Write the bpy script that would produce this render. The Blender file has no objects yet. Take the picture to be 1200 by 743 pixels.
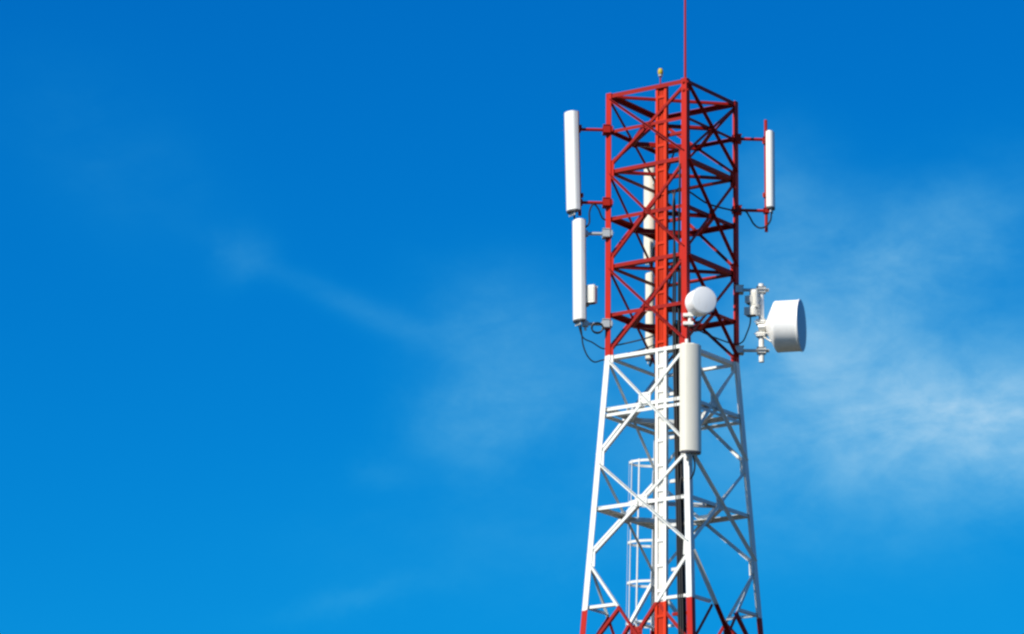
import bpy, bmesh, math, random
from mathutils import Vector, Matrix
random.seed(7)
R = math.radians
scene = bpy.context.scene
C = scene.collection

# ------------------------------------------------------------------ camera
cd = bpy.data.cameras.new('camera'); cam = bpy.data.objects.new('camera', cd); C.objects.link(cam)
scene.camera = cam
CAM_YAW, CAM_PITCH, CAM_ROLL = -0.03789729, 0.26228832, 0.00964377
cam.location = (0, -70, 1.6)
cam.rotation_euler = (Matrix.Rotation(-CAM_YAW, 3, 'Z') @ Matrix.Rotation(math.pi/2 + CAM_PITCH, 3, 'X') @ Matrix.Rotation(CAM_ROLL, 3, 'Z')).to_euler()
cd.sensor_fit = 'HORIZONTAL'; cd.sensor_width = 36
cd.lens = 36 * 5131.467 / 1200
cd.clip_start = 0.5; cd.clip_end = 8000
scene.render.resolution_x = 1024; scene.render.resolution_y = 634

# ------------------------------------------------------------------ sky, sun, exposure
SUN_EL, SUN_ROT = R(40), math.atan2(-0.66, -0.75)
w = bpy.data.worlds.new('World'); scene.world = w; w.use_nodes = True
nt = w.node_tree; nt.nodes.clear()
def N(tree, kind, **kw):
    n = tree.nodes.new(kind)
    for k, v in kw.items(): setattr(n, k, v)
    return n
class G:
    """small arithmetic helper over one node tree"""
    def __init__(s, tree): s.t = tree
    def put(s, sock, v):
        if isinstance(v, bpy.types.NodeSocket): s.t.links.new(v, sock)
        else: sock.default_value = v
    def m(s, op, a, b=0.0, c=None, clamp=False):
        n = N(s.t, 'ShaderNodeMath', operation=op, use_clamp=clamp)
        s.put(n.inputs[0], a); s.put(n.inputs[1], b)
        if c is not None: s.put(n.inputs[2], c)
        return n.outputs[0]
    def xyz(s, a, b, c):
        n = N(s.t, 'ShaderNodeCombineXYZ')
        for i, v in enumerate((a, b, c)): s.put(n.inputs[i], v)
        return n.outputs[0]
    def noise(s, vec, scale, detail=6, rough=0.55, dist=0.0):
        n = N(s.t, 'ShaderNodeTexNoise')
        s.put(n.inputs['Vector'], vec); n.inputs['Scale'].default_value = scale
        n.inputs['Detail'].default_value = detail; n.inputs['Roughness'].default_value = rough
        n.inputs['Distortion'].default_value = dist
        return n.outputs['Fac']
    def ramp(s, v, lo, hi):
        n = N(s.t, 'ShaderNodeMapRange', interpolation_type='SMOOTHSTEP')
        s.put(n.inputs[0], v); n.inputs[1].default_value = lo; n.inputs[2].default_value = hi
        return n.outputs[0]
    def mix(s, f, a, b, blend='MIX'):
        n = N(s.t, 'ShaderNodeMix', data_type='RGBA', blend_type=blend)
        s.put(n.inputs[0], f); s.put(n.inputs[6], a); s.put(n.inputs[7], b)
        return n.outputs[2]
g = G(nt)
sky = N(nt, 'ShaderNodeTexSky', sky_type='NISHITA', sun_disc=False, sun_elevation=SUN_EL, sun_rotation=SUN_ROT,
        altitude=0, air_density=1.0, dust_density=0.3, ozone_density=3.0)
SKY_STRENGTH = 0.1
# a polarised, clean-air sky: each channel of the Nishita sky is darkened and deepened
sep = N(nt, 'ShaderNodeSeparateColor'); nt.links.new(sky.outputs[0], sep.inputs[0])
SKY_GAIN = (.00036, .386, 1.345); SKY_GAMMA = (4.55, 1.25, .80)
SKY_MAX = (.8, 3.2, 7.0)
ch = [g.m('MINIMUM', g.m('MULTIPLY', g.m('POWER', sep.outputs[i], SKY_GAMMA[i]), SKY_GAIN[i]), SKY_MAX[i]) for i in range(3)]
# thin high cloud, laid out by compass bearing and height (degrees)
tc = N(nt, 'ShaderNodeTexCoord'); sp = N(nt, 'ShaderNodeSeparateXYZ'); nt.links.new(tc.outputs['Generated'], sp.inputs[0])
az = g.m('MULTIPLY', g.m('ARCTAN2', sp.outputs[0], sp.outputs[1]), 57.29578)
el = g.m('MULTIPLY', g.m('ARCSINE', sp.outputs[2]), 57.29578)
warp = g.m('SUBTRACT', g.noise(g.xyz(az, el, 3.3), 0.55, 5, 0.6), 0.5)
azw = g.m('ADD', az, g.m('MULTIPLY', warp, 1.3)); elw = g.m('ADD', el, g.m('MULTIPLY', warp, -0.7))
# (bearing, height, long half-width, short half-width, tilt in degrees (up to the right positive), strength)
CLOUDS = [(4.7, 13.55, 1.9, .7, -3, .66), (3.2, 13.8, 2.4, 1.4, 0, .40), (3.1, 15.7, 1.8, .75, 24, .36), (1.6, 16.5, .7, .8, 0, .20), (1.2, 14.2, 1.5, 1.2, 0, .27),
          (-4.2, 15.1, 1.35, .17, -22, .115), (-5.85, 15.75, .30, .34, -30, .11), (-2.1, 14.6, 1.2, .8, -20, .25),
          (-2.5, 13.6, .8, .55, 20, .22), (-7.6, 17.0, 1.6, .9, -30, .06), (-4.3, 11.3, 1.0, .17, 14, .085), (-4.0, 12.95, .35, .15, 10, .07),
          (-1.2, 12.2, 3.0, .8, 3, .10), (14, 13, 4, 1, 0, .3), (-16, 15, 3, .8, -10, .3), (25, 20, 5, 2, 10, .4), (-30, 24, 6, 2, 12, .4)]
tot = None
for a0, e0, sl, ss, tl, amp in CLOUDS:
    dx = g.m('SUBTRACT', azw, a0); dy = g.m('SUBTRACT', elw, e0)
    ct, st = math.cos(R(tl)), math.sin(R(tl))
    u = g.m('DIVIDE', g.m('ADD', g.m('MULTIPLY', dx, ct), g.m('MULTIPLY', dy, st)), sl)
    v = g.m('DIVIDE', g.m('SUBTRACT', g.m('MULTIPLY', dy, ct), g.m('MULTIPLY', dx, st)), ss)
    r2 = g.m('ADD', g.m('MULTIPLY', u, u), g.m('MULTIPLY', v, v))
    f = g.m('MULTIPLY', g.m('EXPONENT', g.m('MULTIPLY', r2, -0.8)), amp)
    tot = f if tot is None else g.m('ADD', tot, f)
wis = g.noise(g.xyz(g.m('ADD', g.m('MULTIPLY', az, .55), g.m('MULTIPLY', el, .25)), g.m('SUBTRACT', g.m('MULTIPLY', el, 1.3), g.m('MULTIPLY', az, .32)), 1.7), 0.9, 9, 0.62, 0.6)
fine = g.noise(g.xyz(az, g.m('MULTIPLY', el, 1.4), 9.1), 3.2, 8, 0.65, 0.3)
soft = g.noise(g.xyz(g.m('ADD', az, g.m('MULTIPLY', el, .4)), g.m('MULTIPLY', el, 1.5), 4.4), .75, 6, .55, .3)
wisp = g.m('ADD', .33, g.m('ADD', g.m('ADD', g.m('MULTIPLY', g.ramp(wis, .25, .78), .30), g.m('MULTIPLY', g.ramp(soft, .25, .75), .36)), g.m('MULTIPLY', g.ramp(fine, .3, .75), .09)))
cf = g.m('MULTIPLY', tot, wisp, clamp=True)
CLOUD_COL = (3.5, 5.75, 7.1, 1)
# thin cloud first lifts green and blue; only its thick parts turn white
mixed = [g.m('ADD', g.m('MULTIPLY', ch[i], g.m('SUBTRACT', 1.0, fi)), g.m('MULTIPLY', CLOUD_COL[i], fi))
         for i, fi in enumerate((g.m('MULTIPLY', g.m('POWER', cf, 1.6), 1.22, clamp=True), cf, cf))]
comb2 = N(nt, 'ShaderNodeCombineColor')
for i in range(3): g.put(comb2.inputs[i], mixed[i])
skyc = comb2.outputs[0]
bg = N(nt, 'ShaderNodeBackground'); nt.links.new(skyc, bg.inputs[0]); bg.inputs[1].default_value = SKY_STRENGTH
wo = N(nt, 'ShaderNodeOutputWorld'); nt.links.new(bg.outputs[0], wo.inputs[0])

sd = bpy.data.lights.new('sun', 'SUN'); sd.energy = 5.0; sd.angle = R(0.53); sd.color = (1.0, 0.94, 0.84)
sun = bpy.data.objects.new('sun', sd); C.objects.link(sun)
sdir = Vector((math.sin(SUN_ROT)*math.cos(SUN_EL), math.cos(SUN_ROT)*math.cos(SUN_EL), math.sin(SUN_EL)))
sun.rotation_euler = sdir.to_track_quat('Z', 'Y').to_euler(); sun.location = (-40, -60, 60)
vs = scene.view_settings
vs.view_transform = 'Standard'; vs.look = 'None'; vs.gamma = 1; vs.exposure = 0.35; vs.use_curve_mapping = False
scene.cycles.pixel_filter_type = 'BLACKMAN_HARRIS'; scene.cycles.filter_width = 2.5
scene.cycles.max_bounces = 6

# ------------------------------------------------------------------ materials
def paint(name, col, rough=.45, dirt=.25, dirt_col=None, scale=6.0, streak=True, metal=0.0, bump=.0, spec=.5):
    m = bpy.data.materials.new(name); m.use_nodes = True; t = m.node_tree; h = G(t)
    b = t.nodes['Principled BSDF']
    geo = N(t, 'ShaderNodeNewGeometry'); s = N(t, 'ShaderNodeSeparateXYZ'); t.links.new(geo.outputs['Position'], s.inputs[0])
    vec = h.xyz(h.m('MULTIPLY', s.outputs[0], 3.0), h.m('MULTIPLY', s.outputs[1], 3.0), h.m('MULTIPLY', s.outputs[2], .55 if streak else 3.0))
    n1 = h.noise(vec, scale, 6, .62); n2 = h.noise(geo.outputs['Position'], 1.3, 4, .5)
    f = h.m('MULTIPLY', h.ramp(n1, .48, .78), dirt)
    dc = dirt_col or tuple(c*.45 for c in col)
    base = h.mix(f, (*col, 1), (*dc, 1))
    base = h.mix(h.m('MULTIPLY', h.ramp(n2, .35, .7), dirt*.5), base, tuple(c*.8 for c in col)+(1,))
    t.links.new(base, b.inputs['Base Color'])
    t.links.new(h.m('ADD', h.m('MULTIPLY', n1, .25), rough-.12), b.inputs['Roughness'])
    b.inputs['Metallic'].default_value = metal
    b.inputs['Specular IOR Level'].default_value = spec
    if bump:
        bp = N(t, 'ShaderNodeBump'); bp.inputs['Strength'].default_value = bump; bp.inputs['Distance'].default_value = .004
        t.links.new(n1, bp.inputs['Height']); t.links.new(bp.outputs[0], b.inputs['Normal'])
    return m
RED = paint('red_steel_paint', (.36, .013, .004), .5, .4, (.24, .012, .006), bump=.2, spec=.18)
WHT = paint('white_steel_paint', (.78, .77, .72), .5, .4, (.42, .36, .27), bump=.2, spec=.25)
BANDS = [19.683, 15.40, 11.1, 6.75, 2.4]          # red above the first, then white, red, ...
def band_paint(name, red, white, dirt=.4, rust=.55):
    """weathered paint in red and white bands by height above the ground, with a slightly ragged brush edge, chips and rust runs"""
    m = bpy.data.materials.new(name); m.use_nodes = True; t = m.node_tree; h = G(t); b = t.nodes['Principled BSDF']
    geo = N(t, 'ShaderNodeNewGeometry'); s = N(t, 'ShaderNodeSeparateXYZ'); t.links.new(geo.outputs['Position'], s.inputs[0])
    zz = h.m('ADD', s.outputs[2], h.m('MULTIPLY', h.m('SUBTRACT', h.noise(geo.outputs['Position'], 16, 3, .6), .5), .05))
    par = None
    for k, z in enumerate(BANDS):
        st = h.m('MULTIPLY', h.m('LESS_THAN', zz, z), 1 if k % 2 == 0 else -1)
        par = st if par is None else h.m('ADD', par, st)
    vec = h.xyz(h.m('MULTIPLY', s.outputs[0], 3.0), h.m('MULTIPLY', s.outputs[1], 3.0), h.m('MULTIPLY', s.outputs[2], .6))
    n1 = h.noise(vec, 6, 6, .62); n2 = h.noise(geo.outputs['Position'], 1.7, 4, .5); n3 = h.noise(geo.outputs['Position'], 9, 7, .7)
    redc = h.mix(h.m('MULTIPLY', h.ramp(n2, .35, .7), dirt), (*red, 1), (red[0]*.66, red[1]*.7, red[2]*.8+.002, 1))
    whc = h.mix(h.m('MULTIPLY', h.ramp(n1, .45, .78), dirt), (*white, 1), (.40, .37, .30, 1))
    c = h.mix(par, redc, whc)
    c = h.mix(h.m('MULTIPLY', h.ramp(n3, .62, .74), rust), c, (.13, .045, .018, 1))
    t.links.new(c, b.inputs['Base Color']); t.links.new(h.m('ADD', h.m('MULTIPLY', n1, .25), .38), b.inputs['Roughness'])
    b.inputs['Specular IOR Level'].default_value = .2
    bp = N(t, 'ShaderNodeBump'); bp.inputs['Strength'].default_value = .2; bp.inputs['Distance'].default_value = .004
    t.links.new(n1, bp.inputs['Height']); t.links.new(bp.outputs[0], b.inputs['Normal'])
    return m
BRACE = band_paint('brace_band_paint', (.30, .009, .003), (.68, .69, .65))
LEGP = band_paint('leg_band_paint', (.46, .013, .003), (.72, .72, .68))
TRAYP = band_paint('tray_band_paint', (.60, .030, .001), (.80, .78, .72), .3, .4)
RADOME = paint('radome_plastic', (.80, .79, .73), .4, .3, (.6, .56, .46))
CREAM = paint('cream_radome_plastic', (.72, .68, .56), .45, .25, (.45, .40, .30))
DISHW = paint('dish_shell_paint', (.88, .87, .83), .38, .2, (.6, .57, .5))
SHADED_FABRIC = paint('shade_tinted_radome_sheet', (.46, .56, .60), .6, .2, (.5, .52, .53))  # bluish shade of the dish's unlit end face, put into the base colour
GALV = paint('galvanised_steel', (.50, .50, .47), .42, .4, (.30, .27, .22), metal=.35, streak=False)
CAPM = paint('dark_end_cap', (.06, .06, .065), .5, .2)
BLACK = paint('black_cable_rubber', (.012, .012, .013), .5, .2, (.03, .03, .03), spec=.3)
UNIT = paint('radio_unit_casting', (.74, .72, .64), .5, .2, (.5, .38, .3), streak=False)
AMBER = paint('amber_lamp_glass', (.50, .36, .03), .5, .1, spec=.2)
CONC = paint('concrete', (.33, .32, .30), .85, .4, streak=False)
def ground_mat():
    m = bpy.data.materials.new('dry_grass_ground'); m.use_nodes = True; t = m.node_tree; h = G(t); b = t.nodes['Principled BSDF']
    geo = N(t, 'ShaderNodeNewGeometry')
    n1 = h.noise(geo.outputs['Position'], .35, 9, .65); n2 = h.noise(geo.outputs['Position'], .01, 5, .6)
    c = h.mix(h.ramp(n1, .35, .65), (.022, .034, .010, 1), (.06, .052, .028, 1))
    c = h.mix(h.m('MULTIPLY', h.ramp(n2, .4, .7), .6), c, (.09, .075, .05, 1))
    t.links.new(c, b.inputs['Base Color']); b.inputs['Roughness'].default_value = .95
    return m

# ------------------------------------------------------------------ helpers
def thing(name, label, cat, loc, group=None):
    o = bpy.data.objects.new(name, None); C.objects.link(o); o.location = loc; o.empty_display_size = .2
    o['label'] = label; o['category'] = cat
    if group: o['group'] = group
    return o
def root_loc(p):
    v = Vector((0, 0, 0))
    while p is not None: v += p.location; p = p.parent
    return v
def obj(name, bm, mats, parent=None, smooth=False, label=None):
    """link the bmesh (built in world metres) as one mesh, kept relative to its parent"""
    bm.normal_update(); bmesh.ops.recalc_face_normals(bm, faces=bm.faces)
    off = root_loc(parent)
    for v in bm.verts: v.co -= off
    me = bpy.data.meshes.new(name); bm.to_mesh(me); bm.free()
    for m in (mats if isinstance(mats, (list, tuple)) else [mats]): me.materials.append(m)
    if smooth:
        me.polygons.foreach_set('use_smooth', [True]*len(me.polygons)); me.set_sharp_from_angle(angle=R(38))
    o = bpy.data.objects.new(name, me); C.objects.link(o); o.parent = parent
    if label: o['label'] = label
    return o
def band_at(z): return sum(1 for b in BANDS if z < b) % 2
def extrude(bm, prof, p0, p1, u, n, banded=False, mi=0):
    """prism with the profile prof (u, n pairs) from p0 to p1; cut at the paint bands"""
    p0, p1 = Vector(p0), Vector(p1)
    ts = [0.0, 1.0]
    if banded and abs(p1.z-p0.z) > 1e-4:
        for b in BANDS:
            t = (b-p0.z)/(p1.z-p0.z)
            if 1e-3 < t < 1-1e-3: ts.append(t)
    ts.sort(); rings = []
    for t in ts:
        c = p0.lerp(p1, t); rings.append([bm.verts.new(c + u*a + n*b) for a, b in prof])
    k = len(prof)
    for i in range(len(ts)-1):
        idx = band_at(p0.lerp(p1, (ts[i]+ts[i+1])/2).z) if banded else mi
        for j in range(k):
            f = bm.faces.new((rings[i][j], rings[i][(j+1) % k], rings[i+1][(j+1) % k], rings[i+1][j])); f.material_index = idx
    f = bm.faces.new(rings[0]); f.material_index = band_at(p0.z) if banded else mi
    f = bm.faces.new(rings[-1]); f.material_index = band_at(p1.z-.001) if banded else mi
def angle_prof(w, t, flip=False, deep=None):
    e = deep or w
    p = [(-w/2, 0), (w/2, 0), (w/2, t), (-w/2+t, t), (-w/2+t, e), (-w/2, e)]
    return [(-a, b) for a, b in p] if flip else p
def rect(w, d): return [(-w/2, -d/2), (w/2, -d/2), (w/2, d/2), (-w/2, d/2)]
def frame_for(d, hint=Vector((0, 0, 1))):
    d = d.normalized()
    if abs(d.dot(hint)) > .98: hint = Vector((0, 1, 0))
    u = d.cross(hint).normalized(); return u, d.cross(u).normalized()
def box(bm, c, u, v, z, su, sv, sz, bev=0.0, mi=0):
    """box centred at c along axes u, v, z"""
    vs_ = []
    M = Matrix((u, v, z)).transposed()
    r = bmesh.ops.create_cube(bm, size=1)
    for q in r['verts']:
        q.co = Vector(c) + M @ Vector((q.co.x*su, q.co.y*sv, q.co.z*sz))
    fs = set(f for q in r['verts'] for f in q.link_faces)
    for f in fs: f.material_index = mi
    if bev:
        es = list(set(e for q in r['verts'] for e in q.link_edges))
        bmesh.ops.bevel(bm, geom=es, offset=bev, segments=2, affect='EDGES', profile=.5)
def tube(bm, pts, r, seg=10, banded=False, mi=0, r1=None):
    pts = [Vector(p) for p in pts]
    if banded:
        q = [pts[0]]
        for a, b in zip(pts, pts[1:]):
            cs = sorted((bz-a.z)/(b.z-a.z) for bz in BANDS if abs(b.z-a.z) > 1e-4 and .001 < (bz-a.z)/(b.z-a.z) < .999)
            q += [a.lerp(b, t) for t in cs] + [b]
        pts = q
    rings = []; up = Vector((0, 0, 1)); prev = None
    for i, p in enumerate(pts):
        d = (pts[min(i+1, len(pts)-1)] - pts[max(i-1, 0)]).normalized()
        if prev is None: u, v = frame_for(d)
        else:
            u = (prev - d*prev.dot(d))
            u = u.normalized() if u.length > 1e-4 else frame_for(d)[0]
            v = d.cross(u).normalized()
        prev = u
        rr = r if r1 is None else r + (r1-r)*i/(len(pts)-1)
        rings.append([bm.verts.new(p + (u*math.cos(2*math.pi*k/seg) + v*math.sin(2*math.pi*k/seg))*rr) for k in range(seg)])
    for i in range(len(pts)-1):
        idx = band_at((pts[i].z+pts[i+1].z)/2) if banded else mi
        for k in range(seg):
            f = bm.faces.new((rings[i][k], rings[i][(k+1) % seg], rings[i+1][(k+1) % seg], rings[i+1][k])); f.material_index = idx
    for rg, p in ((rings[0], pts[0]), (rings[-1], pts[-1])):
        f = bm.faces.new(rg); f.material_index = band_at(p.z) if banded else mi
def spline(pts, n=8):
    P = [Vector(p) for p in pts]; P = [P[0]*2-P[1]] + P + [P[-1]*2-P[-2]]; out = []
    for i in range(1, len(P)-2):
        a, b, c, d = P[i-1:i+3]
        for k in range(n):
            t = k/n
            out.append(.5*((2*b) + (c-a)*t + (2*a-5*b+4*c-d)*t*t + (3*b-a-3*c+d)*t**3))
    return out + [P[-2]]
def lathe(bm, prof, c, axis, seg=48, mi=0):
    """surface of revolution: prof = (along axis, radius)"""
    axis = Vector(axis).normalized(); u, v = frame_for(axis); c = Vector(c); rings = []
    for a, r in prof:
        if r < 1e-5: rings.append([bm.verts.new(c+axis*a)])
        else: rings.append([bm.verts.new(c+axis*a+(u*math.cos(2*math.pi*k/seg)+v*math.sin(2*math.pi*k/seg))*r) for k in range(seg)])
    for A, B in zip(rings, rings[1:]):
        for k in range(seg):
            k2 = (k+1) % seg
            if len(A) == 1 and len(B) == 1: continue
            if len(A) == 1: f = bm.faces.new((A[0], B[k2], B[k]))
            elif len(B) == 1: f = bm.faces.new((A[k], A[k2], B[0]))
            else: f = bm.faces.new((A[k], A[k2], B[k2], B[k]))
            f.material_index = mi
BM = bmesh.new
Z = Vector((0, 0, 1))

# ------------------------------------------------------------------ ground
bm = BM(); n = 24; S = 3000.0
vv = [[bm.verts.new((-S+2*S*i/n, -S+2*S*j/n, 0)) for j in range(n+1)] for i in range(n+1)]
for i in range(n):
    for j in range(n): bm.faces.new((vv[i][j], vv[i+1][j], vv[i+1][j+1], vv[i][j+1]))
gr = obj('ground', bm, ground_mat()); gr['kind'] = 'structure'

# ------------------------------------------------------------------ lattice tower
ANG = .57808095
EL = Vector((-math.cos(ANG), math.sin(ANG), 0)); ER = Vector((math.sin(ANG), math.cos(ANG), 0))
Z_TOP, Z_KINK = 24.18, 19.683
def side(z): return 1.6 + max(0, Z_KINK-z)*.11984671
def corner(name, z):
    s = side(z); p = -(EL+ER)*s/2
    if name in 'LB': p = p + EL*s
    if name in 'RB': p = p + ER*s
    return Vector((p.x, p.y, z))
FACES = [('N', 'L'), ('R', 'N'), ('B', 'R'), ('L', 'B')]
LEGDIR = {'N': (EL, ER), 'L': (-EL, ER), 'R': (EL, -ER), 'B': (-EL, -ER)}
LW, LT = .103, .012
tower = thing('lattice_tower', 'tall square lattice steel tower painted in red and white bands against the blue sky', 'tower', (0, 0, 0))
legs = {}
for k in 'NLRB':
    d1, d2 = LEGDIR[k]; bm = BM()
    prof = [(0, 0), (LW, 0), (LW, LT), (LT, LT), (LT, LW), (0, LW)]
    extrude(bm, prof, corner(k, Z_TOP+.03), corner(k, Z_KINK), d1, d2, True)
    extrude(bm, prof, corner(k, Z_KINK-.0005), corner(k, 0), d1, d2, True)
    legs[k] = obj('leg', bm, [LEGP, LEGP], tower)
def face_pts(a, b, z0, z1):
    """frame of a tower face between heights: inward normal and a point function (fraction across, height)"""
    A0, B0 = corner(a, z0), corner(b, z0); A1 = corner(a, z1)
    inw = (B0-A0).cross(A1-A0).normalized()
    if inw.dot(-(A0+B0)*.5*Vector((1, 1, 0)) if False else Vector((-(A0+B0).x, -(A0+B0).y, 0))) < 0: inw = -inw
    return inw
def on_face(a, b, t, z, inset=0.0):
    A, B = corner(a, z), corner(b, z); d = (B-A).normalized()
    return (A+d*inset).lerp(B-d*inset, t)
def brace(name, p0, p1, inw, w_=.062, t_=.007, off=0.0, flip=False, out=False, label=None, parent=tower, deep=None):
    d = (p1-p0).normalized(); u = d.cross(inw).normalized(); nn = inw if not out else -inw
    if abs(u.z) > .5 and u.z < 0: u = -u
    bm = BM(); extrude(bm, angle_prof(w_, t_, flip, deep), p0+inw*off, p1+inw*off, u, nn, True)
    return obj(name, bm, [BRACE, BRACE], parent, label=label)
def gusset(bm, c, u, v, inw, su, sv, off, bolts=True):
    box(bm, c+inw*off, u, v, inw, su, sv, .010)
    for f in bm.faces: f.material_index = band_at(c.z+.02)
    if bolts:
        for i in (-.32, .32):
            for j in (-.3, 0, .3):
                q = c + u*(su*i) + v*(sv*j)
                k0 = len(bm.faces)
                tube(bm, [q+inw*(off-.022), q+inw*(off+.02)], .011, 6, mi=band_at(c.z+.02))
PANELS = [(24.18, 22.876, 23.54), (22.876, 21.237, 22.025), (21.237, 19.683, 20.376), (19.683, 17.93, 18.766), (17.93, 16.25, 17.097), (16.25, 13.40, None),
          (13.40, 10.3, None), (10.3, 6.8, None), (6.8, 3.2, None), (3.2, .25, None)]
for a, b in FACES:
    for pi, (zt, zb, zc) in enumerate(PANELS):
        inw = face_pts(a, b, zt, zb)
        fd = (corner(b, zt)-corner(a, zt)).normalized(); upv = inw.cross(fd).normalized(); upv = upv if upv.z > 0 else -upv
        g0 = .075; wd = .046 if pi < 3 else .050 if pi < 5 else .056
        OFF = LT+.004
        ins = LW*.55
        p = [on_face(a, b, 0, zt-g0, ins), on_face(a, b, 1, zb+g0, ins), on_face(a, b, 1, zt-g0, ins), on_face(a, b, 0, zb+g0, ins)]
        d1 = brace('diagonal_brace', p[0], p[1], inw, wd, off=OFF+.012)
        d2 = brace('diagonal_brace', p[2], p[3], inw, wd, off=OFF-.003, out=True, flip=True)
        # plate where the two diagonals cross
        s0, s1 = side(zt-g0)-2*ins, side(zb+g0)-2*ins
        tx = s0/(s0+s1); zx = (zt-g0) + (zb-zt+2*g0)*tx
        bm = BM(); gusset(bm, on_face(a, b, .5, zx), fd, upv, inw, .23 if pi > 2 else .13, .19 if pi > 2 else .11, OFF+.0065)
        obj('gusset_plate', bm, [BRACE, BRACE], d1)
        # plates on the legs
        for kk, tt in ((a, 0), (b, 1)):
            bm = BM(); q = on_face(a, b, tt, zb if pi != 9 else .3, .085)
            gusset(bm, q, fd, upv, inw, .13, .26, OFF+.0045, False)
            obj('gusset_plate', bm, [LEGP, LEGP], legs[kk])
        # horizontals
        if zc:
            brace('horizontal_brace', on_face(a, b, 0, zc, .03), on_face(a, b, 1, zc, .03), inw, .060 if pi in (1, 2, 3, 4) else .052, off=OFF+.022, flip=True, deep=.14 if pi in (1, 2, 3, 4) else .07)
        if pi == 3:
            brace('horizontal_brace', on_face(a, b, 0, zc-.10, .03), on_face(a, b, 1, zc-.10, .03), inw, .05, off=OFF+.022, flip=True)
        if pi in (1, 2, 3):
            brace('horizontal_brace', on_face(a, b, 0, zt-.03, .03), on_face(a, b, 1, zt-.03, .03), inw, .062, off=OFF+.021, deep=.10)
        if pi == 0:
            brace('horizontal_brace', on_face(a, b, 0, zt-.02, .0), on_face(a, b, 1, zt-.02, .0), inw, .07, off=OFF, flip=True, deep=.10)
        if pi >= 6:
            brace('horizontal_brace', on_face(a, b, 0, zt, .03), on_face(a, b, 1, zt, .03), inw, .08, off=OFF+.021)
        if pi >= 5:      # short secondary braces between leg and diagonal
            for sgn, (q0, q1) in ((0, (p[0], p[1])), (1, (p[2], p[3]))):
                ze = zt-.30*(zt-zb) if pi > 5 else 15.405
                t = (ze-q0.z)/(q1.z-q0.z); apex = q0.lerp(q1, t)
                brace('secondary_brace', on_face(a, b, sgn, ze+.05, .05), q0.lerp(q1, t-.05/(q0.z-q1.z)), inw, .05, .006, off=OFF+.03)
                zl = zt-.56*(zt-zb)
                brace('secondary_brace', apex, on_face(a, b, sgn, zl, .05), inw, .055, .006, off=OFF+.034)
# plan bracing, a diamond between the mid points of the horizontals
for z in (23.51, 21.995, 20.346, 18.736, 17.067):
    mids = [on_face(a, b, .5, z) for a, b in FACES]
    for i in range(4):
        p0, p1 = mids[i], mids[(i+1) % 4]
        dd = (p1-p0).normalized()
        brace('plan_brace', p0+dd*.03, p1-dd*.03, Z, .075, .007, off=-.01 - .009*(i % 2), flip=bool(i % 2))
d = (corner('R', Z_TOP)-corner('L', Z_TOP)).normalized()
brace('plan_brace', corner('L', Z_TOP-.04)+d*.08, corner('R', Z_TOP-.04)-d*.08, Z, .06, .007)

for z in (22.83, 21.19):
    for k, (a, b) in enumerate((('L', 'R'), ('N', 'B'))):
        p0, p1 = corner(a, z), corner(b, z); dd = (p1-p0).normalized()
        brace('plan_brace', p0+dd*.10, p1-dd*.10, Z, .065, .007, off=-.012*k, flip=bool(k))
z = 23.3
while z > 2:
    p0 = corner('N', z)+EL*.06+ER*.15; p1 = corner('N', z)+EL*.46+ER*.15
    brace('cable_hanger', p0, p1, Z, .05, .006); z -= .74
# ------------------------------------------------------------------ cable tray on the left front face
def tray_c(z, du=0.0, dn=0.0):
    kd = .528 + max(0, Z_KINK-z)*.0224
    p = corner('N', z) + EL*(kd+du) + ER*(.075+dn)
    return p
tray = thing('cable_tray', 'broad upright cable tray painted red and white on the sunlit tower face', 'cable tray', tray_c(0))
zt_, zs = Z_TOP+.02, [Z_TOP+.02, Z_KINK, .3]
for s in (-1, 1):
    bm = BM()
    for z0, z1 in zip(zs, zs[1:]):
        extrude(bm, rect(.046, .07), tray_c(z0, s*.083), tray_c(z1-(.0005 if z1 > 1 else 0), s*.083), EL, ER, True)
    obj('side_rail', bm, [TRAYP, TRAYP], tray)
bm = BM()
for z0, z1 in zip(zs, zs[1:]):
    extrude(bm, rect(.118, .006), tray_c(z0, 0, .02), tray_c(z1-(.0005 if z1 > 1 else 0), 0, .02), EL, ER, True)
z = Z_TOP-.2
while z > .4:
    box(bm, tray_c(z, 0, -.024), EL, ER, Z, .119, .010, .045, mi=band_at(z)); z -= .42
obj('tray_bed', bm, [TRAYP, TRAYP], tray)
for du in (-.036, .0, .036):
    bm = BM()
    for z0, z1 in zip(zs, zs[1:]): tube(bm, [tray_c(z0-.02, du, 0), tray_c(z1, du, 0)], .0155, 8, True)
    obj('painted_feeder', bm, [TRAYP, TRAYP], tray, True)

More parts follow.
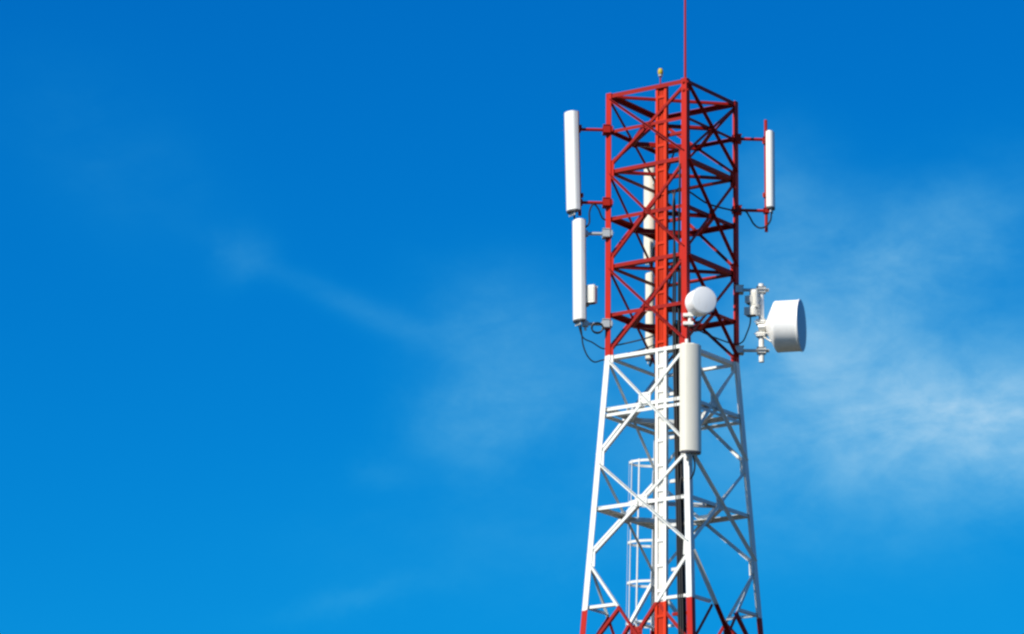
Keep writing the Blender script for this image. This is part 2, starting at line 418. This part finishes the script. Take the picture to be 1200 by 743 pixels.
# ------------------------------------------------------------------ caged ladder behind the far leg
def lad(z, dx, dy):
    p = corner('B', z); return Vector((p.x-.03+dx, p.y+.09+dy, z))
ladder = thing('caged_ladder', 'slim white access ladder with round safety hoops behind the tower', 'ladder', lad(0, 0, 0))
for dy in (0, .40):
    bm = BM()
    for z0, z1 in ((Z_TOP-.3, Z_KINK), (Z_KINK-.0005, .1)):
        extrude(bm, rect(.02, .055), lad(z0, 0, dy), lad(z1, 0, dy), Vector((1, 0, 0)), Vector((0, 1, 0)), True)
    obj('rail', bm, [LEGP, LEGP], ladder)
zr = .4
while zr < Z_TOP-.4:
    bm = BM(); tube(bm, [lad(zr, 0, .012), lad(zr, 0, .388)], .012, 6, mi=band_at(zr)); obj('rung', bm, [LEGP, LEGP], ladder)
    zr += .30
hz = 18.28; hoops = []
while hz > 2.4:
    pts = [lad(hz, -.43*math.sin(t), .20+.25*math.cos(t)) for t in [math.pi*i/20 for i in range(21)]]
    bm = BM()
    for a_, b_ in zip(pts, pts[1:]):
        dd = (b_-a_).normalized(); extrude(bm, rect(.006, .04), a_, b_+dd*.001, dd.cross(Z).normalized(), Z, False, band_at(hz))
    obj('hoop', bm, [LEGP, LEGP], ladder); hz -= .675
for th in (38, 64, 90, 116, 142):
    t = R(th); bm = BM()
    q0, q1 = lad(18.31, -.436*math.sin(t), .20+.256*math.cos(t)), lad(2.5, -.436*math.sin(t), .20+.256*math.cos(t))
    nn = Vector((-math.sin(t), math.cos(t), 0)); extrude(bm, rect(.024, .005), q0, q1, nn.cross(Z).normalized(), nn, True)
    obj('cage_strap', bm, [LEGP, LEGP], ladder)
bm = BM()
for z in (23.5, 21.9, 20.3, 18.5, 16.6, 14.6, 12.4, 10, 7.5, 5, 2.5):
    b0 = corner('B', z); tube(bm, [b0+Vector((0, -.02, 0)), lad(z, 0, 0)], .014, 6, mi=band_at(z)); tube(bm, [b0+Vector((.02, 0, -.03)), lad(z, .0, .40)], .012, 6, mi=band_at(z))
obj('wall_bracket', bm, [LEGP, LEGP], ladder)

# ------------------------------------------------------------------ panel antennas
def radome_prof(w_, d_, n=10):
    """flat back, rounded front: (across, out) pairs"""
    r = min(d_*.55, w_*.3); pts = [(-w_/2, 0), (w_/2, 0)]
    for i in range(n+1):
        t = math.pi*i/n
        pts.append((w_/2*math.cos(t)**1 if True else 0, d_*.45 + d_*.55*math.sin(t)))
    return pts
def panel_antenna(label, pole_xy, z0, z1, w_, d_, f, gap, mount_mat, arms, leg_pt, pole_z, radome_mat=None, tilt=Vector((0, 0, 0)), pole_r=.028,
                  cap=CAPM, connectors=4, group='panel antennas on the tower'):
    radome_mat = radome_mat or RADOME
    f = Vector((f[0], f[1], 0)).normalized(); u = f.cross(Z).normalized()
    pole_xy = Vector((pole_xy[0], pole_xy[1], 0))
    P = lambda z: Vector((pole_xy.x, pole_xy.y, z)) + tilt*(z-z0)
    t = thing('panel_antenna', label, 'antenna', P(pole_z[0]), group)
    base = lambda z, o=0: P(z) + f*(gap+o)
    bm = BM(); pr = radome_prof(w_, d_)
    ax = (base(z1)-base(z0)).normalized()
    extrude(bm, pr, base(z0+.03), base(z1-.012), u, f)
    top = [v for v in bm.verts if (v.co-base(z1-.012)).dot(ax) > -.001]
    tf = [fc for fc in bm.faces if all(v in top for v in fc.verts)]
    es = list({e for fc in tf for e in fc.edges})
    bmesh.ops.bevel(bm, geom=es, offset=.018, segments=3, affect='EDGES')
    obj('radome', bm, radome_mat, t, True)
    bm = BM(); extrude(bm, [(a*.97, .004+b*.96) for a, b in pr], base(z0), base(z0+.0295), u, f); capo = obj('end_cap', bm, cap, t, True)
    for k in range(connectors):
        bm = BM(); q = base(z0, d_*.5) + u*(w_*(.7*(k+.5)/connectors-.35))
        tube(bm, [q+Z*.002, q-Z*.06], .014, 8); obj('connector', bm, GALV, capo)
    bm = BM(); tube(bm, [P(pole_z[0]), P(pole_z[1])], pole_r, 12); obj('mounting_pole', bm, mount_mat, t, True)
    for z in (z0+.18*(z1-z0), z0+.86*(z1-z0)):
        bm = BM(); c = P(z)+f*(gap*.5)
        box(bm, c, u, f, Z, .09, gap+.03, .05, .006); box(bm, P(z)-f*.03, u, f, Z, .11, .02, .07, .004)
        for s in (-1, 1): tube(bm, [P(z)+u*.045*s-f*.05, P(z)+u*.045*s+f*gap], .007, 6)
        obj('clamp', bm, mount_mat if mount_mat is RED else GALV, t)
    for z in arms:
        L0 = Vector((leg_pt(z)[0], leg_pt(z)[1], z)); Pz = P(z)
        dd = (Pz-L0); dd.z = 0; dn = dd.normalized(); sd_ = dn.cross(Z)
        bm = BM(); tube(bm, [L0-dn*.05, Pz+dn*.05], .027, 10); ao = obj('mounting_arm', bm, mount_mat, t, True)
        bm = BM(); box(bm, L0-dn*.01, dn, sd_, Z, .10, .16, .13, .012)
        box(bm, L0-dn*.10, dn, sd_, Z, .02, .16, .09, .004)
        for s in (-1, 1): tube(bm, [L0-dn*.13+sd_*.065*s, L0+dn*.06+sd_*.065*s], .009, 6)
        obj('leg_clamp', bm, mount_mat, ao)
        bm = BM(); box(bm, Pz, dn, sd_, Z, .085, .085, .075, .01); obj('pole_clamp', bm, mount_mat, ao)
    return t
def legp(k): return lambda z: corner(k, z)
panel_antenna('long white panel antenna on red arms, upper left of the tower', (-1.535, -.262), 22.11, 23.855, .27, .14, (-.80, -.60), .085, RED,
              (23.575, 22.305), legp('L'), (22.08, 23.89), tilt=Vector((-.028, -.006, 0)))
panel_antenna('long white panel antenna on grey arms, lower left beside a small radio unit', (-1.435, -.255), 20.235, 22.0, .25, .13, (-.82, -.57), .075, GALV,
              (21.77, 20.22), legp('L'), (20.11, 22.02), tilt=Vector((-.012, 0, 0)), pole_r=.022)
panel_antenna('short slim white panel antenna on red arms right of the tower top', (1.568, .275), 22.335, 23.71, .19, .12, (.95, -.31), .03, RED,
              (23.56, 22.315), legp('R'), (21.95, 23.905))
panel_antenna('wide cream panel antenna fixed to the front white tower leg', (.235, -1.275), 17.755, 19.58, .345, .17, (.42, -.91), .09, WHT,
              (19.38, 17.95), lambda z: corner('N', z)+Vector((-.02, -.01, 0)), (17.70, 19.69), radome_mat=CREAM, pole_r=.03)
panel_antenna('cream panel antenna behind the red lattice, upper of two', (-.36, 1.52), 21.76, 23.44, .20, .12, (-.25, -.97), .06, GALV,
              (23.1, 22.0), legp('B'), (21.7, 23.5), radome_mat=CREAM)
panel_antenna('narrow cream panel antenna behind the red lattice, lower of two', (-.355, 1.52), 20.03, 21.57, .15, .10, (-.25, -.97), .06, GALV,
              (21.25, 20.25), legp('B'), (20.0, 21.65), radome_mat=CREAM, connectors=2)

# ------------------------------------------------------------------ radio unit on the lower left pole
def radio_unit(label, c, f, su, sv, sz, group, mount):
    f = Vector((*f, 0)).normalized(); u = f.cross(Z); c = Vector(c)
    t = thing('radio_unit', label, 'radio unit', c-Z*sz/2, group)
    bm = BM(); box(bm, c, u, f, Z, su, sv, sz, .014)
    for k in range(5):
        box(bm, c+f*(sv/2+.004)+u*(su*(k-2)/5.5), u, f, Z, .014, .012, sz*.82)
    obj('housing', bm, UNIT, t)
    bm = BM(); box(bm, c-Z*(sz/2+.012), u, f, Z, su*.8, sv*.75, .026, .004); obj('connector_panel', bm, CAPM, t)
    bm = BM(); m = Vector(mount); e = (m-c); e.z = 0; n_ = e.normalized()
    box(bm, c+e*.5+Z*sz*.25, n_, n_.cross(Z), Z, e.length, .06, .05, .005); box(bm, c+e*.5-Z*sz*.25, n_, n_.cross(Z), Z, e.length, .06, .05, .005)
    obj('bracket', bm, GALV, t)
radio_unit('small cream radio unit on the pole of the lower left panel antenna', (-1.355, -.30, 20.71), (-.35, -.94), .18, .12, .27, None, (-1.435, -.255, 20.705))

# ------------------------------------------------------------------ large drum dish on the right
A = Vector((.978, -.21, 0)).normalized(); px_, py_ = 1.475, .25
HZ = 20.29; hub = Vector((px_, py_, HZ))
dish = thing('microwave_dish', 'large white drum shaped microwave dish on a grey pole right of the tower', 'antenna dish', (px_, py_, 19.70))
bm = BM(); lathe(bm, [(.09, .001), (.09, .10), (.11, .14), (.15, .23), (.20, .33), (.235, .395), (.25, .422), (.27, .432), (.30, .428), (.64, .428), (.648, .436), (.675, .436), (.675, .424)], hub, A, 64)
obj('drum', bm, DISHW, dish, True)
bm = BM(); lathe(bm, [(.672, .4238), (.682, .418), (.695, .30), (.702, .15), (.704, 0)], hub, A, 64); obj('front_cover', bm, SHADED_FABRIC, dish, True)
bm = BM(); lathe(bm, [(-.04, 0), (-.04, .075), (.085, .085), (.085, .12), (.098, .12), (.1, 0)], hub, A, 24); obj('hub', bm, GALV, dish, True)
bm = BM(); tube(bm, [(px_, py_, 19.70), (px_, py_, 21.04)], .045, 14); obj('mounting_pole', bm, WHT, dish, True)
for z in (20.935, 19.895):
    L0 = corner('R', z); e = Vector((px_, py_, z)); dn = (e-L0).normalized(); sd_ = dn.cross(Z)
    for s in (-1, 1):
        pass
    bm = BM(); tube(bm, [L0-dn*.06, e+dn*.13], .026, 10); ao = obj('mounting_arm', bm, GALV, dish, True)
    bm = BM(); box(bm, L0, dn, sd_, Z, .13, .17, .12, .01); obj('leg_clamp', bm, GALV, ao)
    bm = BM(); box(bm, e, dn, sd_, Z, .13, .12, .10, .012)
    for s in (-1, 1): tube(bm, [e+sd_*.075*s-dn*.09, e+sd_*.075*s+dn*.12], .01, 6)
    obj('pole_clamp', bm, GALV, ao)
for z in (HZ+.09, HZ-.12):
    bm = BM(); box(bm, (px_, py_, z), A, A.cross(Z), Z, .14, .15, .07, .012)
    for s in (-1, 1): tube(bm, [Vector((px_, py_, z))+A.cross(Z)*.08*s-A*.11, Vector((px_, py_, z))+A.cross(Z)*.08*s+A*.12], .01, 6)
    obj('clamp', bm, WHT, dish)
bm = BM(); tube(bm, [hub+Vector((0, -.05, -.15)), hub+A*.24-Z*.33+Vector((0, -.1, 0))], .013, 8); obj('stay_bar', bm, GALV, dish, True)
radio_unit('tall narrow pale radio box on the pole of the large dish', (1.365, .17, 20.76), (-.4, -.92), .10, .14, .27, 'radio boxes beside the large dish', (px_, py_, 20.76))
radio_unit('flat wide pale radio box, lowest of three by the large dish', (1.305, .17, 20.545), (-.4, -.92), .17, .13, .11, 'radio boxes beside the large dish', (px_, py_, 20.53))

radio_unit('tiny square pale radio box beside the upper arm of the large dish', (1.285, .17, 20.745), (-.4, -.92), .10, .12, .10, 'radio boxes beside the large dish', (1.365, .17, 20.745))
# ------------------------------------------------------------------ small dish on the front leg
A2 = Vector((.42, -.907, 0)).normalized(); sc_ = Vector((.418, -1.08, 20.345))
small = thing('microwave_dish', 'small round white microwave dish beside the front red leg', 'antenna dish', (.285, -1.09, 19.96))
bm = BM(); lathe(bm, [(-.06, .001), (-.06, .05), (-.055, .12), (-.03, .215), (-.022, .222), (.21, .222), (.215, .227), (.235, .227), (.235, .218)], sc_, A2, 48); obj('drum', bm, DISHW, small, True)
bm = BM(); lathe(bm, [(.233, .2175), (.242, .21), (.256, .12), (.26, 0)], sc_, A2, 48); obj('front_cover', bm, DISHW, small, True)
bm = BM(); tube(bm, [(.285, -1.09, 19.96), (.285, -1.09, 20.50)], .030, 12); obj('mounting_pole', bm, WHT, small, True)
for z in (20.43, 20.26):
    bm = BM(); box(bm, (.37, -1.10, z), Vector((1, 0, 0)), Vector((0, 1, 0)), Z, .20, .06, .05, .006); obj('clamp', bm, GALV, small)
for z in (20.00, 20.14):
    bm = BM(); c0 = corner('N', z); e = Vector((.285, -1.09, z)); box(bm, (c0+e)*.5, Vector((1, 0, 0)), Vector((0, 1, 0)), Z, .17, .08, .055, .006); obj('leg_clamp', bm, WHT, small)

# ------------------------------------------------------------------ lightning rod and top lamp
rod = thing('lightning_rod', 'thin red lightning rod rising from the front top corner', 'lightning rod', (.215, -1.05, 23.95))
bm = BM(); tube(bm, [(.215, -1.05, 23.95), (.215, -1.05, 25.2), (.217, -1.05, 27.0)], .022, 12, r1=.015); obj('shaft', bm, RED, rod, True)
bm = BM(); lathe(bm, [(0, .018), (.10, .016), (.28, .001)], (.217, -1.05, 27.0), Z, 12); obj('tip', bm, GALV, rod, True)
for z in (24.0, 24.14):
    bm = BM(); box(bm, (.215, -1.055, z), Vector((1, 0, 0)), Vector((0, 1, 0)), Z, .10, .09, .04, .006); obj('clamp', bm, RED, rod)
lx, ly = -.196, -.80
lamp = thing('warning_lamp', 'tiny amber warning lamp on a stub pole on the top frame', 'lamp', (lx, ly, 24.19))
bm = BM(); tube(bm, [(lx, ly, 24.16), (lx, ly, 24.33)], .011, 10); obj('stub_pole', bm, RED, lamp, True)
bm = BM(); lathe(bm, [(0, 0), (0, .035), (.03, .04), (.035, .03), (.035, 0)], (lx, ly, 24.325), Z, 16); obj('lamp_base', bm, GALV, lamp, True)
bm = BM(); lathe(bm, [(0, .034), (.02, .046), (.07, .043), (.10, .028), (.11, .0)], (lx, ly, 24.361), Z, 16); obj('lens', bm, AMBER, lamp, True)

# ------------------------------------------------------------------ feeder cables
def bund(z, i, j):
    return corner('N', z) + EL*(.285-.040*i) + ER*(.045+.040*j)
def feeder(label, i, j, ztop, tail, r=.018):
    pts = [bund(z, i, j) for z in (0.2, 6, 12, 16, Z_KINK)] + ([bund((Z_KINK+ztop)/2, i, j)] if ztop > Z_KINK+.4 else [])
    pts = [p for p in pts if p.z < ztop-.15] + [bund(ztop, i, j)] + [Vector(q) for q in tail]
    t = thing('feeder_cable', label, 'cable', pts[0], 'black feeder cables in the tower')
    bm = BM(); tube(bm, spline(pts, 7), r, 8); obj('jacket', bm, BLACK, t, True)
Lz = lambda z: corner('L', z); Rz = lambda z: corner('R', z)
LI = Vector((.14, .03, 0))
feeder('black cable looping along the lower red arm to the upper left antenna', 0, 0, 22.25, [(-0.300, -0.550, 22.105), (-0.900, -0.200, 22.055), (-1.132, -0.220, 22.025), (-1.228, -0.270, 22.195), (-1.308, -0.300, 22.265), (-1.373, -0.300, 22.135), (-1.378, -0.300, 21.935), (-1.478, -0.300, 21.865), (-1.598, -0.330, 21.975), (-1.638, -0.345, 22.085)], .015)
feeder('black cable hanging in a wide loop below the lower left antenna', 0, 1, 19.88, [(-0.300, -0.600, 19.770), (-0.900, -0.200, 19.670), (-1.146, -0.220, 19.614), (-1.288, -0.270, 19.570), (-1.398, -0.300, 19.670), (-1.468, -0.300, 19.850), (-1.493, -0.300, 20.050), (-1.513, -0.300, 20.210)], .012)
feeder('black cable slanting straight from the leg to the lower left antenna', 0, 2, 20.02, [(-0.400, -0.500, 19.920), (-1.000, -0.200, 19.850), (-1.145, -0.220, 19.810), (-1.315, -0.270, 19.900), (-1.471, -0.300, 19.980), (-1.548, -0.310, 20.200)], .012)
feeder('black cable dipping in a loop below the slim right antenna', 1, 0, 22.3, [(0.600, -0.400, 22.235), (1.000, 0.100, 22.275), (1.205, 0.200, 22.295), (1.288, 0.220, 22.195), (1.355, 0.220, 22.075), (1.445, 0.220, 22.005), (1.555, 0.220, 22.025), (1.635, 0.230, 22.135), (1.655, 0.240, 22.285)], .015)
feeder('black cable running to the radio boxes by the large dish', 1, 1, 20.1, [(0.600, -0.400, 19.990), (1.000, 0.080, 19.970), (1.155, 0.160, 20.020), (1.235, 0.120, 20.170), (1.285, 0.120, 20.320), (1.295, 0.140, 20.450)], .012)
feeder('black cable rising behind the front leg to the small dish', 1, 2, 20.1, [(0.280, -1.000, 20.030), (0.420, -1.040, 20.170), (0.470, -1.080, 20.320)], .015)
feeder('black cable curling in under the wide front panel antenna', 2, 0, 17.3, [bund(17.38, 2, 0)+Vector((.08, -.02, 0)), (0.240, -1.220, 17.340), (0.330, -1.340, 17.420), (0.360, -1.400, 17.570), (0.330, -1.430, 17.720)], .014)
feeder('black cable climbing the full height to the antennas behind', 2, 1, 23.0, [(-0.100, 0.300, 22.935), (-0.250, 0.900, 22.435), (-0.330, 1.350, 21.735), (-0.350, 1.460, 21.715)], .016)
feeder('black cable climbing to the lower antenna behind the lattice', 2, 2, 21.3, [(-0.100, 0.300, 20.870), (-0.250, 0.900, 20.470), (-0.360, 1.350, 19.970), (-0.380, 1.460, 19.970)], .016)
coil = thing('cable_coil', 'small coil of black cable hanging on the lower grey arm', 'cable', (-1.235, -.27, 20.07))
bm = BM()
for k in range(3):
    tube(bm, [(-1.235+.088*math.cos(2*math.pi*i/28)*(1+.05*k), -.27-.022*k, 20.143+.088*math.sin(2*math.pi*i/28)*(1-.03*k)) for i in range(29)], .012, 8)
obj('loop', bm, BLACK, coil, True)
